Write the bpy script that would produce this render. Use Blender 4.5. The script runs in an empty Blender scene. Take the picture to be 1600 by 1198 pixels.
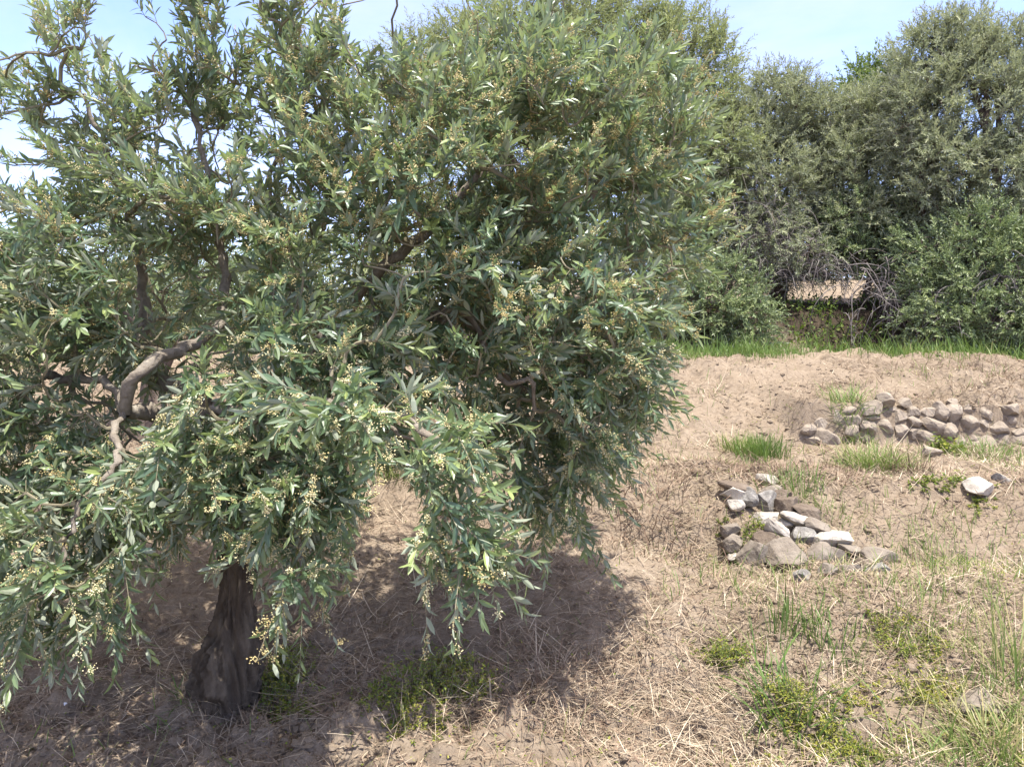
import bpy, math, random
import numpy as np
from mathutils import Vector

rng = np.random.default_rng(7)
random.seed(7)
SC = bpy.context.scene
COL = SC.collection
F = 1209.0
PITCH = math.atan(39.0 / F)
CAM = np.array([0.0, 0.0, 1.6])
SUN_EL, SUN_AZ = 74.0, 140.0      # azimuth: compass direction the light comes FROM, clockwise from +Y

# ------------------------------------------------------------------ noise and terrain
def _hash(ix, iy, seed):
    h = (ix.astype(np.int64) * 374761393 + iy.astype(np.int64) * 668265263 + seed * 974711) & 0x7fffffff
    h = ((h ^ (h >> 13)) * 1274126177) & 0x7fffffff
    return ((h ^ (h >> 16)) & 0xffff) / 65535.0

def noise2(x, y, seed=0):
    x0, y0 = np.floor(x), np.floor(y)
    fx, fy = x - x0, y - y0
    fx = fx * fx * (3 - 2 * fx); fy = fy * fy * (3 - 2 * fy)
    a = _hash(x0, y0, seed); b = _hash(x0 + 1, y0, seed)
    c = _hash(x0, y0 + 1, seed); d = _hash(x0 + 1, y0 + 1, seed)
    return (a + (b - a) * fx) * (1 - fy) + (c + (d - c) * fx) * fy - 0.5

def sstep(a, b, x):
    t = np.clip((x - a) / (b - a), 0, 1)
    return t * t * (3 - 2 * t)

YR = [(-30, -.6), (0, .1), (2.2, .14), (2.8, .19), (3.15, .27), (3.55, .445), (3.75, .47), (4.33, .45), (4.85, .83), (5.3, .83), (6.95, .80),
      (7.3, 1.0), (9.0, 1.53), (9.6, 1.62), (11.4, 1.66), (11.9, 2.25), (12.3, 2.42), (14, 2.62), (17, 3.05), (20, 3.6), (25, 4.2), (40, 5.2), (60, 5.6), (400, 8)]
YL = [(-30, -.6), (0, .1), (2.6, .2), (3.05, .27), (3.32, .36), (3.72, .585), (4.4, .65), (4.72, .93), (7, 1.15), (9.0, 1.52), (9.6, 1.62),
      (11.4, 1.66), (11.9, 2.25), (12.3, 2.42), (14, 2.5), (17, 2.55), (25, 2.4), (40, 2.6), (60, 2.8), (400, 5)]
def H(x, y):
    x = np.asarray(x, float); y = np.asarray(y, float)
    yw = y + 0.35 * noise2(x * .9, y * .5, 3) * sstep(2.2, 3.2, y) + 0.14 * noise2(x * 3.1, y * 1.4, 4) * sstep(2.4, 3.2, y)
    hr = np.interp(yw, *zip(*YR)); hl = np.interp(yw, *zip(*YL))
    k = sstep(.1, 1.0, x)
    h = hl * (1 - k) + hr * k
    # cut above the little dry stone wall
    wm = sstep(2.5, 2.75, x) * (1 - sstep(5.4, 5.8, x))
    hw = np.interp(y, [6.95, 7.08, 7.4, 9.0], [.79, 1.16, 1.24, 1.53])
    inw = wm * sstep(6.6, 6.95, y) * (1 - sstep(8.6, 9.0, y))
    h = h * (1 - inw) + hw * inw
    rough = .7 + .6 * sstep(-.2, .3, noise2(x * .8, y * .8, 9))
    near = 1 - sstep(13, 20, y)
    h = h + rough * near * (.11 * noise2(x * 1.7, y * 1.7, 11) + .085 * (1 + .5 * sstep(5, 7, y)) * noise2(x * 5, y * 5, 12) + .055 * noise2(x * 12, y * 12, 13)
             + .032 * noise2(x * 29, y * 29, 14) + .012 * noise2(x * 70, y * 70, 15))
    return h

def ray(u, v):
    s, c = math.sin(PITCH), math.cos(PITCH)
    a, b = (u - 800) / F, (599 - v) / F
    return np.array([a, c + b * s, -s + b * c])
def P(u, v, d):
    return CAM + ray(u, v) * d
def G(u, v, dmin=1.6, dmax=40):
    t = np.concatenate([np.arange(dmin, 14, .01), np.arange(14, dmax, .1)])
    p = CAM + ray(u, v)[None] * t[:, None]
    hit = np.nonzero(p[:, 2] <= H(p[:, 0], p[:, 1]))[0]
    return p[hit[0]] if len(hit) else p[-1]
def norm(a):
    return a / np.maximum(np.linalg.norm(a, axis=-1, keepdims=True), 1e-9)

# ------------------------------------------------------------------ mesh helpers
def mesh_np(name, verts, faces, mat, parent=None, var=None, origin=None, smooth=False):
    """faces: list of (n,k) int arrays of polygons with k corners each."""
    verts = np.asarray(verts, np.float32)
    if origin is not None:
        verts = verts - np.asarray(origin, np.float32)
    me = bpy.data.meshes.new(name)
    me.vertices.add(len(verts)); me.vertices.foreach_set('co', verts.ravel())
    faces = [np.asarray(f, np.int32) for f in faces if len(f)]
    loops = np.concatenate([f.ravel() for f in faces])
    tot = np.concatenate([np.full(len(f), f.shape[1], np.int32) for f in faces])
    start = np.concatenate([[0], np.cumsum(tot)[:-1]]).astype(np.int32)
    me.loops.add(len(loops)); me.loops.foreach_set('vertex_index', loops)
    me.polygons.add(len(tot)); me.polygons.foreach_set('loop_start', start); me.polygons.foreach_set('loop_total', tot)
    me.polygons.foreach_set('use_smooth', np.full(len(tot), smooth, bool))
    me.update(calc_edges=True)
    if var is not None:
        at = me.attributes.new('var', 'FLOAT', 'POINT'); at.data.foreach_set('value', np.asarray(var, np.float32))
    me.materials.append(mat)
    ob = bpy.data.objects.new(name, me); COL.objects.link(ob)
    if origin is not None and parent is None: ob.location = origin
    if parent is not None:
        ob.parent = parent
    return ob
def joined(name, pieces, parent):
    """one mesh out of (verts, faces, material, var) pieces, a material slot for each"""
    V, fs, va, mi, n0 = [], [], [], [], 0
    for k, (v, f, m, a) in enumerate(pieces):
        V.append(v); va.append(np.zeros(len(v)) if a is None else a)
        for q in f:
            if len(q): fs.append(np.asarray(q) + n0); mi.append(np.full(len(q), k, np.int32))
        n0 += len(v)
    ob = mesh_np(name, np.concatenate(V), fs, pieces[0][2], parent, np.concatenate(va))
    for p in pieces[1:]: ob.data.materials.append(p[2])
    ob.data.polygons.foreach_set('material_index', np.concatenate(mi))
    return ob
def empty(name, loc, label, cat, group=None):
    o = bpy.data.objects.new(name, None); COL.objects.link(o); o.location = loc
    o['label'] = label; o['category'] = cat
    if group: o['group'] = group
    return o
def tag(o, label=None, cat=None, group=None, kind=None):
    for k, v in (('label', label), ('category', cat), ('group', group), ('kind', kind)):
        if v: o[k] = v
    return o

def tubes(paths, radii, sides):
    V, Q, n0 = [], [], 0
    for p, r in zip(paths, radii):
        p = np.asarray(p, float); r = np.asarray(r, float); m = len(p)
        t = norm(np.gradient(p, axis=0))
        a = np.cross(t, [0.31, 0.17, 0.93]); a = np.where(np.linalg.norm(a, axis=1, keepdims=True) < .15, np.cross(t, [1., .2, 0]), a)
        a = norm(a); b = np.cross(t, a)
        th = np.arange(sides) * 2 * math.pi / sides
        ring = p[:, None] + r[:, None, None] * (np.cos(th)[None, :, None] * a[:, None] + np.sin(th)[None, :, None] * b[:, None])
        V.append(ring.reshape(-1, 3))
        i = np.arange(m - 1)[:, None] * sides; j = np.arange(sides)[None]; jn = (j + 1) % sides
        Q.append(np.stack([i + j, i + jn, i + sides + jn, i + sides + j], -1).reshape(-1, 4) + n0)
        n0 += m * sides
    return np.concatenate(V), np.concatenate(Q)

def smooth_path(pts, n):
    pts = np.asarray(pts, float)
    d = np.concatenate([[0], np.cumsum(np.linalg.norm(np.diff(pts, axis=0), axis=1))]); d /= d[-1]
    P4 = np.concatenate([[2 * pts[0] - pts[1]], pts, [2 * pts[-1] - pts[-2]]])
    out = []
    for t in np.linspace(0, 1, n):
        i = min(np.searchsorted(d, t, 'right') - 1, len(pts) - 2)
        u = (t - d[i]) / max(d[i + 1] - d[i], 1e-9)
        p0, p1, p2, p3 = P4[i:i + 4]
        out.append(.5 * ((2 * p1) + (-p0 + p2) * u + (2 * p0 - 5 * p1 + 4 * p2 - p3) * u * u + (-p0 + 3 * p1 - 3 * p2 + p3) * u ** 3))
    return np.array(out)

def leaf_mesh(pos, d, n, L, W, detail, var, curl=None):
    """leaves: base pos, direction d, upper side n, length, width."""
    N = len(pos)
    d = norm(d); n = norm(n - (n * d).sum(1, keepdims=True) * d); s = np.cross(n, d)
    if curl is None: curl = rng.normal(.08, .19, N)
    if detail:
        tx = np.array([0, .3, .3, .3, .68, .68, .68, 1.0]); wy = np.array([0, .5, 0, -.5, .46, 0, -.46, 0]); fz = np.array([0, .14, 0, .14, .13, 0, .13, 0])
        F3 = np.array([[0, 2, 1], [0, 3, 2], [7, 4, 5], [7, 5, 6]]); F4 = np.array([[1, 2, 5, 4], [2, 3, 6, 5]])
    else:
        tx = np.array([0, .45, .45, 1.0]); wy = np.array([0, .5, -.5, 0]); fz = np.array([0, .12, .12, 0])
        F3 = np.array([[0, 3, 1], [0, 2, 3]]); F4 = None
    z = fz[None] * W[:, None] - curl[:, None] * L[:, None] * (tx[None] ** 2)
    v = pos[:, None] + d[:, None] * (tx[None] * L[:, None])[..., None] + s[:, None] * (wy[None] * W[:, None])[..., None] + n[:, None] * z[..., None]
    k = len(tx); off = np.arange(N)[:, None, None] * k
    fs = [(F3[None] + off).reshape(-1, 3)]
    if F4 is not None: fs.append((F4[None] + off).reshape(-1, 4))
    return v.reshape(-1, 3), fs, np.repeat(var, k)

OCT_V = np.array([[1, 0, 0], [-1, 0, 0], [0, 1, 0], [0, -1, 0], [0, 0, 1], [0, 0, -1]], float)
OCT_F = np.array([[0, 2, 4], [2, 1, 4], [1, 3, 4], [3, 0, 4], [2, 0, 5], [1, 2, 5], [3, 1, 5], [0, 3, 5]])

# ------------------------------------------------------------------ materials
def nmat(name):
    m = bpy.data.materials.new(name); m.use_nodes = True
    nt = m.node_tree
    for n in list(nt.nodes): nt.nodes.remove(n)
    out = nt.nodes.new('ShaderNodeOutputMaterial')
    return m, nt, out
def ramp(nt, stops, fac):
    r = nt.nodes.new('ShaderNodeValToRGB')
    el = r.color_ramp.elements
    while len(el) < len(stops): el.new(.5)
    for e, (p, c) in zip(el, stops): e.position = p; e.color = (*c, 1)
    if fac is not None: nt.links.new(fac, r.inputs[0])
    return r.outputs[0]
def noise_n(nt, scale, detail=4, rough=.6, vec=None, dist=0):
    n = nt.nodes.new('ShaderNodeTexNoise'); n.inputs['Scale'].default_value = scale
    n.inputs['Detail'].default_value = detail; n.inputs['Roughness'].default_value = rough; n.inputs['Distortion'].default_value = dist
    if vec is not None: nt.links.new(vec, n.inputs['Vector'])
    return n.outputs[0]
def mixc(nt, a, b, fac, mode='MIX'):
    n = nt.nodes.new('ShaderNodeMix'); n.data_type = 'RGBA'; n.blend_type = mode
    for s, v in ((n.inputs[0], fac), (n.inputs[6], a), (n.inputs[7], b)):
        if hasattr(v, 'is_linked'): nt.links.new(v, s)
        else: s.default_value = v if not isinstance(v, tuple) else (*v, 1)
    return n.outputs[2]
def var_attr(nt):
    a = nt.nodes.new('ShaderNodeAttribute'); a.attribute_name = 'var'; return a.outputs['Fac']

def leaf_mat(name, stops, under, rough=.38, trans=.22, tcol=(.16, .22, .04), spec=.5):
    m, nt, out = nmat(name)
    top = ramp(nt, stops, var_attr(nt))
    geo = nt.nodes.new('ShaderNodeNewGeometry')
    col = mixc(nt, top, under, geo.outputs['Backfacing'])
    b = nt.nodes.new('ShaderNodeBsdfPrincipled'); nt.links.new(col, b.inputs['Base Color'])
    rm = nt.nodes.new('ShaderNodeMapRange'); rm.inputs[3].default_value = rough; rm.inputs[4].default_value = .75
    nt.links.new(geo.outputs['Backfacing'], rm.inputs[0]); nt.links.new(rm.outputs[0], b.inputs['Roughness'])
    b.inputs['Specular IOR Level'].default_value = spec
    t = nt.nodes.new('ShaderNodeBsdfTranslucent'); nt.links.new(mixc(nt, top, tcol, .6), t.inputs[0])
    mx = nt.nodes.new('ShaderNodeMixShader'); mx.inputs[0].default_value = trans
    nt.links.new(b.outputs[0], mx.inputs[1]); nt.links.new(t.outputs[0], mx.inputs[2]); nt.links.new(mx.outputs[0], out.inputs[0])
    return m

def solid_mat(name, stops, scale=8, detail=6, rough=.9, bump=0, bscale=None, use_var=False, dist=0, stretch=None, spec=.2, sheen=0):
    m, nt, out = nmat(name)
    tc = nt.nodes.new('ShaderNodeTexCoord'); vec = tc.outputs['Object']
    if stretch:
        mp = nt.nodes.new('ShaderNodeMapping'); mp.inputs['Scale'].default_value = stretch; nt.links.new(vec, mp.inputs[0]); vec = mp.outputs[0]
    fac = var_attr(nt) if use_var else noise_n(nt, scale, detail, .65, vec, dist)
    b = nt.nodes.new('ShaderNodeBsdfPrincipled'); nt.links.new(ramp(nt, stops, fac), b.inputs['Base Color'])
    b.inputs['Roughness'].default_value = rough; b.inputs['Specular IOR Level'].default_value = spec
    if bump:
        bp = nt.nodes.new('ShaderNodeBump'); bp.inputs['Strength'].default_value = bump; bp.inputs['Distance'].default_value = .02
        nt.links.new(noise_n(nt, bscale or scale * 3, 8, .7, vec), bp.inputs['Height']); nt.links.new(bp.outputs[0], b.inputs['Normal'])
    nt.links.new(b.outputs[0], out.inputs[0])
    return m

M = {}
M['olive'] = leaf_mat('olive_leaf', [(0, (0.063, 0.120, 0.074)), (.45, (0.123, 0.191, 0.105)), (.75, (0.198, 0.265, 0.116)), (1, (0.330, 0.402, 0.148))], (.30, .335, .25), .40, .40, (.21, .27, .07), .75)
M['olive_far'] = leaf_mat('far_olive_leaf', [(0, (0.164, 0.196, 0.120)), (.5, (0.296, 0.329, 0.195)), (1, (0.480, 0.491, 0.287))], (.37, .38, .30), .5, .42, (.14, .17, .05), .4)
M['olive_yellow'] = leaf_mat('yellowish_olive_leaf', [(0, (0.157, 0.207, 0.092)), (.5, (0.291, 0.333, 0.150)), (1, (0.457, 0.477, 0.219))], (.36, .37, .25), .5, .42, (.16, .2, .04), .4)
M['shrub'] = leaf_mat('shrub_leaf', [(0, (0.096, 0.146, 0.062)), (.5, (0.190, 0.242, 0.107)), (1, (0.378, 0.407, 0.178))], (.18, .22, .14), .45, .25, (.15, .22, .04), .4)
M['bright'] = leaf_mat('bright_leaf', [(0, (.06, .10, .025)), (.5, (.10, .15, .04)), (1, (.17, .22, .06))], (.12, .17, .06), .5, .3, (.2, .28, .04), .4)
M['weed'] = leaf_mat('weed_leaf', [(0, (0.062, 0.104, 0.015)), (.5, (0.147, 0.191, 0.026)), (1, (0.304, 0.286, 0.045))], (.13, .19, .06), .55, .3, (.22, .3, .04), .3)
M['grass'] = leaf_mat('grass_blade', [(0, (0.051, 0.102, 0.021)), (.5, (0.111, 0.187, 0.043)), (.8, (0.187, 0.221, 0.068)), (1, (0.357, 0.306, 0.153))], (.13, .21, .06), .5, .3, (.2, .3, .05), .3)
M['straw'] = solid_mat('straw', [(0, (0.087, 0.053, 0.039)), (.35, (0.204, 0.141, 0.097)), (.7, (0.349, 0.276, 0.194)), (1, (0.522, 0.446, 0.334))], use_var=True, rough=.7)
M['bark'] = solid_mat('bark', [(.25, (.06, .045, .036)), (.5, (.13, .10, .08)), (.75, (.23, .185, .15))], 14, 8, .95, 1.0, 40, stretch=(1, 1, .3))
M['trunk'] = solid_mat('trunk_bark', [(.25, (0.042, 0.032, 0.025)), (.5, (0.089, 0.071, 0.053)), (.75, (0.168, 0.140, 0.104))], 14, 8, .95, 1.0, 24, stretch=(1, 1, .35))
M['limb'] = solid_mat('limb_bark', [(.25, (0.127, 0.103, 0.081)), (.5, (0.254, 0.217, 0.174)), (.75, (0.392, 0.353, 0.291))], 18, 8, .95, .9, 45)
M['twig'] = solid_mat('twig', [(.3, (.15, .13, .09)), (.7, (.27, .24, .16))], 9, 3, .85)
M['cane'] = solid_mat('dead_cane', [(.3, (0.108, 0.090, 0.090)), (.7, (0.248, 0.221, 0.201))], 5, 3, .9)
M['bud'] = solid_mat('blossom', [(0, (.32, .24, .10)), (.4, (.50, .43, .21)), (1, (.72, .66, .42))], use_var=True, rough=.7)
M['tan_stone'] = solid_mat('tan_stone', [(.2, (0.125, 0.102, 0.081)), (.5, (0.207, 0.175, 0.141)), (.8, (0.277, 0.245, 0.203))], 9, 8, .95, .8, 30)
M['wall_stone'] = solid_mat('wall_stone', [(.2, (0.163, 0.133, 0.103)), (.5, (0.261, 0.218, 0.171)), (.8, (0.337, 0.291, 0.238))], 7, 8, .95, .8, 26)
M['brown_stone'] = solid_mat('brown_stone', [(.2, (0.092, 0.068, 0.052)), (.5, (0.151, 0.118, 0.090)), (.8, (0.221, 0.184, 0.146))], 9, 8, .95, .9, 30)
M['grey_stone'] = solid_mat('grey_stone', [(.3, (0.097, 0.090, 0.081)), (.5, (0.212, 0.199, 0.183)), (.72, (0.366, 0.347, 0.320))], 22, 10, .9, .8, 40)
M['white_stone'] = solid_mat('white_stone', [(.25, (0.187, 0.161, 0.129)), (.45, (0.364, 0.326, 0.276)), (.75, (0.512, 0.468, 0.405))], 10, 8, .9, .7, 34)
M['plastic'] = solid_mat('white_plastic', [(.3, (.7, .7, .72)), (.7, (.8, .8, .8))], 5, 2, .5)

def ground_mat():
    m, nt, out = nmat('dry_soil')
    tc = nt.nodes.new('ShaderNodeTexCoord'); v = tc.outputs['Object']
    a = ramp(nt, [(.3, (.150, .115, .080)), (.5, (.228, .184, .136)), (.72, (.298, .248, .190))], noise_n(nt, 2.2, 9, .74, v))
    b = ramp(nt, [(.35, (.168, .126, .090)), (.65, (.268, .215, .160))], noise_n(nt, 24, 6, .7, v))
    c = mixc(nt, a, b, .5)
    c = mixc(nt, c, ramp(nt, [(.35, (.016, .012, .010)), (.65, (.055, .040, .028))], noise_n(nt, 9, 6, .7, v)), var_attr(nt))  # 'var' mixes in a near-black brown, the painted shade of the bank
    fine = ramp(nt, [(.3, (.6, .55, .5)), (.5, (.95, .95, .95)), (.75, (1.15, 1.1, 1.05))], noise_n(nt, 120, 4, .7, v))
    c = mixc(nt, c, fine, .8, 'MULTIPLY')
    bs = nt.nodes.new('ShaderNodeBsdfPrincipled'); nt.links.new(c, bs.inputs['Base Color'])
    bs.inputs['Roughness'].default_value = .97; bs.inputs['Specular IOR Level'].default_value = .1
    bp = nt.nodes.new('ShaderNodeBump'); bp.inputs['Strength'].default_value = .8; bp.inputs['Distance'].default_value = .012
    nt.links.new(noise_n(nt, 60, 8, .75, v), bp.inputs['Height']); nt.links.new(bp.outputs[0], bs.inputs['Normal'])
    nt.links.new(bs.outputs[0], out.inputs[0])
    return m
M['soil'] = ground_mat()

# ------------------------------------------------------------------ ground
ys = np.concatenate([np.arange(-30, -4, 2.), np.arange(-4, 1.8, .2), np.arange(1.8, 5.6, .012), np.arange(5.6, 9.6, .024), np.arange(9.6, 13, .05),
                     np.geomspace(13, 420, 70)])
ss = np.linspace(-1, 1, 680)
hw = 1.5 + .95 * np.abs(ys) + 3 * sstep(1.5, -3, ys)
X = ss[None] * hw[:, None]; Y = np.repeat(ys[:, None], len(ss), 1)
Z = H(X, Y)
nr, nc = X.shape
bank_shade = .92 * sstep(10.9, 11.6, Y + 1.2 * noise2(X * .8, Y * .8, 81)) * (1 - sstep(13.0, 14.2, Y + 1.5 * noise2(X * .6, Y * .6, 82)))   # bank's shade under the trees, painted into the soil colour
i = np.arange(nr - 1)[:, None] * nc + np.arange(nc - 1)[None]
quads = np.stack([i, i + 1, i + nc + 1, i + nc], -1).reshape(-1, 4)
tag(mesh_np('ground', np.stack([X, Y, Z], -1).reshape(-1, 3), [quads], M['soil'], None, bank_shade.ravel(), smooth=True), kind='structure')

# ------------------------------------------------------------------ trees
class Skel:
    def __init__(s): s.p = np.zeros((0, 3)); s.t = np.zeros((0, 3)); s.par = np.zeros(0, int); s.fixed = np.zeros(0)
    def add(s, pts, par, fixed=0):
        pts = np.asarray(pts); n = len(s.p); t = norm(np.gradient(pts, axis=0)) if len(pts) > 1 else np.array([[0, 0, 1.]])
        ids = np.arange(n, n + len(pts))
        s.p = np.concatenate([s.p, pts]); s.t = np.concatenate([s.t, t])
        s.par = np.concatenate([s.par, [par], ids[:-1]]); s.fixed = np.concatenate([s.fixed, np.full(len(pts), fixed)])
        return ids

def sample_blobs(blobs, n, shell=.0):
    """blobs: (centre, radii, weight)"""
    w = np.array([b[2] for b in blobs]); w = w / w.sum()
    k = rng.choice(len(blobs), n, p=w)
    d = norm(rng.normal(size=(n, 3))); r = rng.random(n) ** (1 / 3)
    r = shell + (1 - shell) * r
    c = np.array([b[0] for b in blobs])[k]; R = np.array([b[1] for b in blobs])[k]
    return c + d * r[:, None] * R, k

def grow(sk, targets, sag=.05):
    dist = np.array([np.min(np.linalg.norm(sk.p - t, axis=1)) for t in targets])
    paths = []
    for t in targets[np.argsort(dist)]:
        dd = np.linalg.norm(sk.p - t, axis=1)
        k = int(np.argmin(dd)); L = dd[k]
        if L < .02: continue
        p0 = sk.p[k]
        ctrl = p0 + (sk.t[k] * .3 + norm(t - p0) * .25) * L + rng.normal(size=3) * .06 * L + np.array([0, 0, .08 * L])
        n = 3 + int(L > .25) + 2 * int(L > .6)
        u = np.linspace(0, 1, n + 1)[:, None]
        pts = (1 - u) ** 2 * p0 + 2 * u * (1 - u) * ctrl + u ** 2 * t
        pts[1:-1] += rng.normal(size=(n - 1, 3)) * .025 * L
        ids = sk.add(pts[1:], k)
        paths.append(np.concatenate([[k], ids]))
    return paths

def pipe_radii(sk, r0, kk, ex=.5):
    cnt = np.ones(len(sk.p))
    for i in range(len(sk.p) - 1, -1, -1):
        if sk.par[i] >= 0: cnt[sk.par[i]] += cnt[i] * .999
    return r0 + kk * (cnt / 5) ** ex

def shoots(p0, d0, L, droop, nodes, leafL, leafW, detail, varmean, upbias=.7):
    """leafy shoots, vectorised; returns leaves (pos, dir, normal, len, width, var) and the stems' points"""
    S = len(p0)
    u = np.linspace(.05, 1, nodes)
    s = L[:, None] * u[None]
    g = np.zeros((S, 1, 3)); g[:, 0, 2] = droop
    pos = p0[:, None] + d0[:, None] * s[..., None] + g * (s ** 2)[..., None] / L[:, None, None]
    tan = norm(d0[:, None] + 2 * g * u[None, :, None])
    ref = norm(rng.normal(size=(S, 1, 3)))
    a = norm(np.cross(tan, ref)); b = np.cross(tan, a)
    ph = rng.random((S, 1)) * 6.28 + np.arange(nodes)[None] * (math.pi / 2) + rng.normal(0, .25, (S, nodes))
    q = a * np.cos(ph)[..., None] + b * np.sin(ph)[..., None]
    P_, D_, N_ = [], [], []
    ang = rng.uniform(.55, 1.15, (S, nodes)) * (1 - .45 * u[None])
    for sg in (1, -1):
        ld = norm(tan * np.cos(ang)[..., None] + sg * q * np.sin(ang)[..., None] + rng.normal(0, .12, (S, nodes, 3)))
        nn = tan * np.sin(ang)[..., None] - sg * q * np.cos(ang)[..., None]
        nn = norm(nn + rng.normal(0, .42, nn.shape) + np.array([0, 0, upbias]))
        P_.append(pos.reshape(-1, 3)); D_.append(ld.reshape(-1, 3)); N_.append(nn.reshape(-1, 3))
    pos2, dir2, n2 = np.concatenate(P_), np.concatenate(D_), np.concatenate(N_)
    size = np.tile((1 - .4 * np.abs(u - .45) * 1.2)[None] * rng.uniform(.8, 1.2, (S, 1)), (1, 1)).reshape(-1)
    size = np.concatenate([size, size]) * rng.uniform(.75, 1.15, len(pos2))
    var = np.repeat(rng.normal(varmean, .13, (S, 1)), nodes, 1) + .22 * (u[None] > .8) + rng.normal(0, .07, (S, nodes))
    var = np.clip(np.concatenate([var.reshape(-1)] * 2), 0, 1)
    keep = rng.random(len(pos2)) > .1
    stem = np.concatenate([p0[:, None], pos], 1)
    return (pos2[keep], dir2[keep], n2[keep], (leafL * size)[keep], (leafW * size)[keep], var[keep]), stem

def stems_mesh(stem, r0, sides=3, step=3):
    st = stem[:, ::step]
    if (stem.shape[1] - 1) % step: st = np.concatenate([st, stem[:, -1:]], 1)
    S, m, _ = st.shape
    t = norm(np.gradient(st, axis=1)); a = norm(np.cross(t, np.array([.3, .2, .93]) + rng.normal(0, .2, (S, 1, 3)))); b = np.cross(t, a)
    th = np.arange(sides) * 2 * math.pi / sides
    r = r0 * np.linspace(1.2, .5, m)
    V = st[:, :, None] + r[None, :, None, None] * (np.cos(th)[:, None] * a[:, :, None] + np.sin(th)[:, None] * b[:, :, None])
    i = (np.arange(S)[:, None, None] * m + np.arange(m - 1)[None, :, None]) * sides; j = np.arange(sides)[None, None]; jn = (j + 1) % sides
    Q = np.stack([i + j, i + jn, i + sides + jn, i + sides + j], -1).reshape(-1, 4)
    return V.reshape(-1, 3), Q

def crown_shoots(sk, paths, centre, per, L, droopf, upf, spread=.5):
    """start points and directions of leafy shoots on the grown twigs"""
    p0, d0 = [], []
    for ids in paths:
        pts = sk.p[ids]; end = pts[-1]
        pd = norm(pts[-1] - pts[-2])
        out = norm(end - centre)
        for k in range(per):
            f = 1.0 if k == 0 else rng.uniform(.35, 1)
            x = f * (len(ids) - 1); i0 = min(int(x), len(ids) - 2)
            p = pts[i0] + (pts[i0 + 1] - pts[i0]) * (x - i0)
            d = pd * (.9 if k == 0 else .25) + out * .45 + np.array([0, 0, upf(end)]) + rng.normal(size=3) * (spread if k else spread * .5)
            p0.append(p); d0.append(d)
    p0 = np.array(p0); d0 = norm(np.array(d0))
    Ls = L * rng.uniform(.6, 1.3, len(p0))
    droop = np.array([droopf(q) for q in p0]) * Ls * rng.uniform(.3, 1.3, len(p0))
    return p0, d0, Ls, droop / Ls

def displaced_trunk(path, radii, sides, amp, lumps=()):
    """trunk surface with ridges, hollows and burls"""
    p = np.asarray(path); m = len(p)
    th = np.linspace(0, 2 * math.pi, sides, endpoint=False)
    dirs = np.stack([np.cos(th), np.sin(th), np.zeros(sides)], -1)
    s = np.concatenate([[0], np.cumsum(np.linalg.norm(np.diff(p, axis=0), axis=1))])
    cx, cy = np.cos(th)[None] * 3, np.sin(th)[None] * 3
    r = radii[:, None] * (1 + amp * .7 * noise2(cx * .7 + 5 + s[:, None] * 5, cy * .7 + 9 + s[:, None] * 3.6, 21) + amp * .6 * noise2(cx * 2.2 + s[:, None] * 8, cy * 2.2 + 3 + s[:, None] * 5, 22)
          + amp * .9 * noise2(cx * 5 + s[:, None] * 30, cy * 5 + 7 + s[:, None] * 24, 23))
    V = p[:, None] + dirs[None] * r[..., None]
    for c, R, a in lumps:
        d = np.linalg.norm(V - c, axis=2); k = np.exp(-(d / R) ** 2) * a
        V = V + norm(V - (p[:, None] + np.array(c) * 0)) * k[..., None]
    i = np.arange(m - 1)[:, None] * sides; j = np.arange(sides)[None]; jn = (j + 1) % sides
    Q = np.stack([i + j, i + jn, i + sides + jn, i + sides + j], -1).reshape(-1, 4)
    return V.reshape(-1, 3), Q

def pb(u, v, d, ru, rv, rd, w=1.0):
    """a clump of crown: where it stands, its radii in metres and its share of the leaves"""
    return (P(u, v, d), np.array([ru * d / F, rd, rv * d / F]), w * (ru * rv * rd) ** .75)

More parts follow.
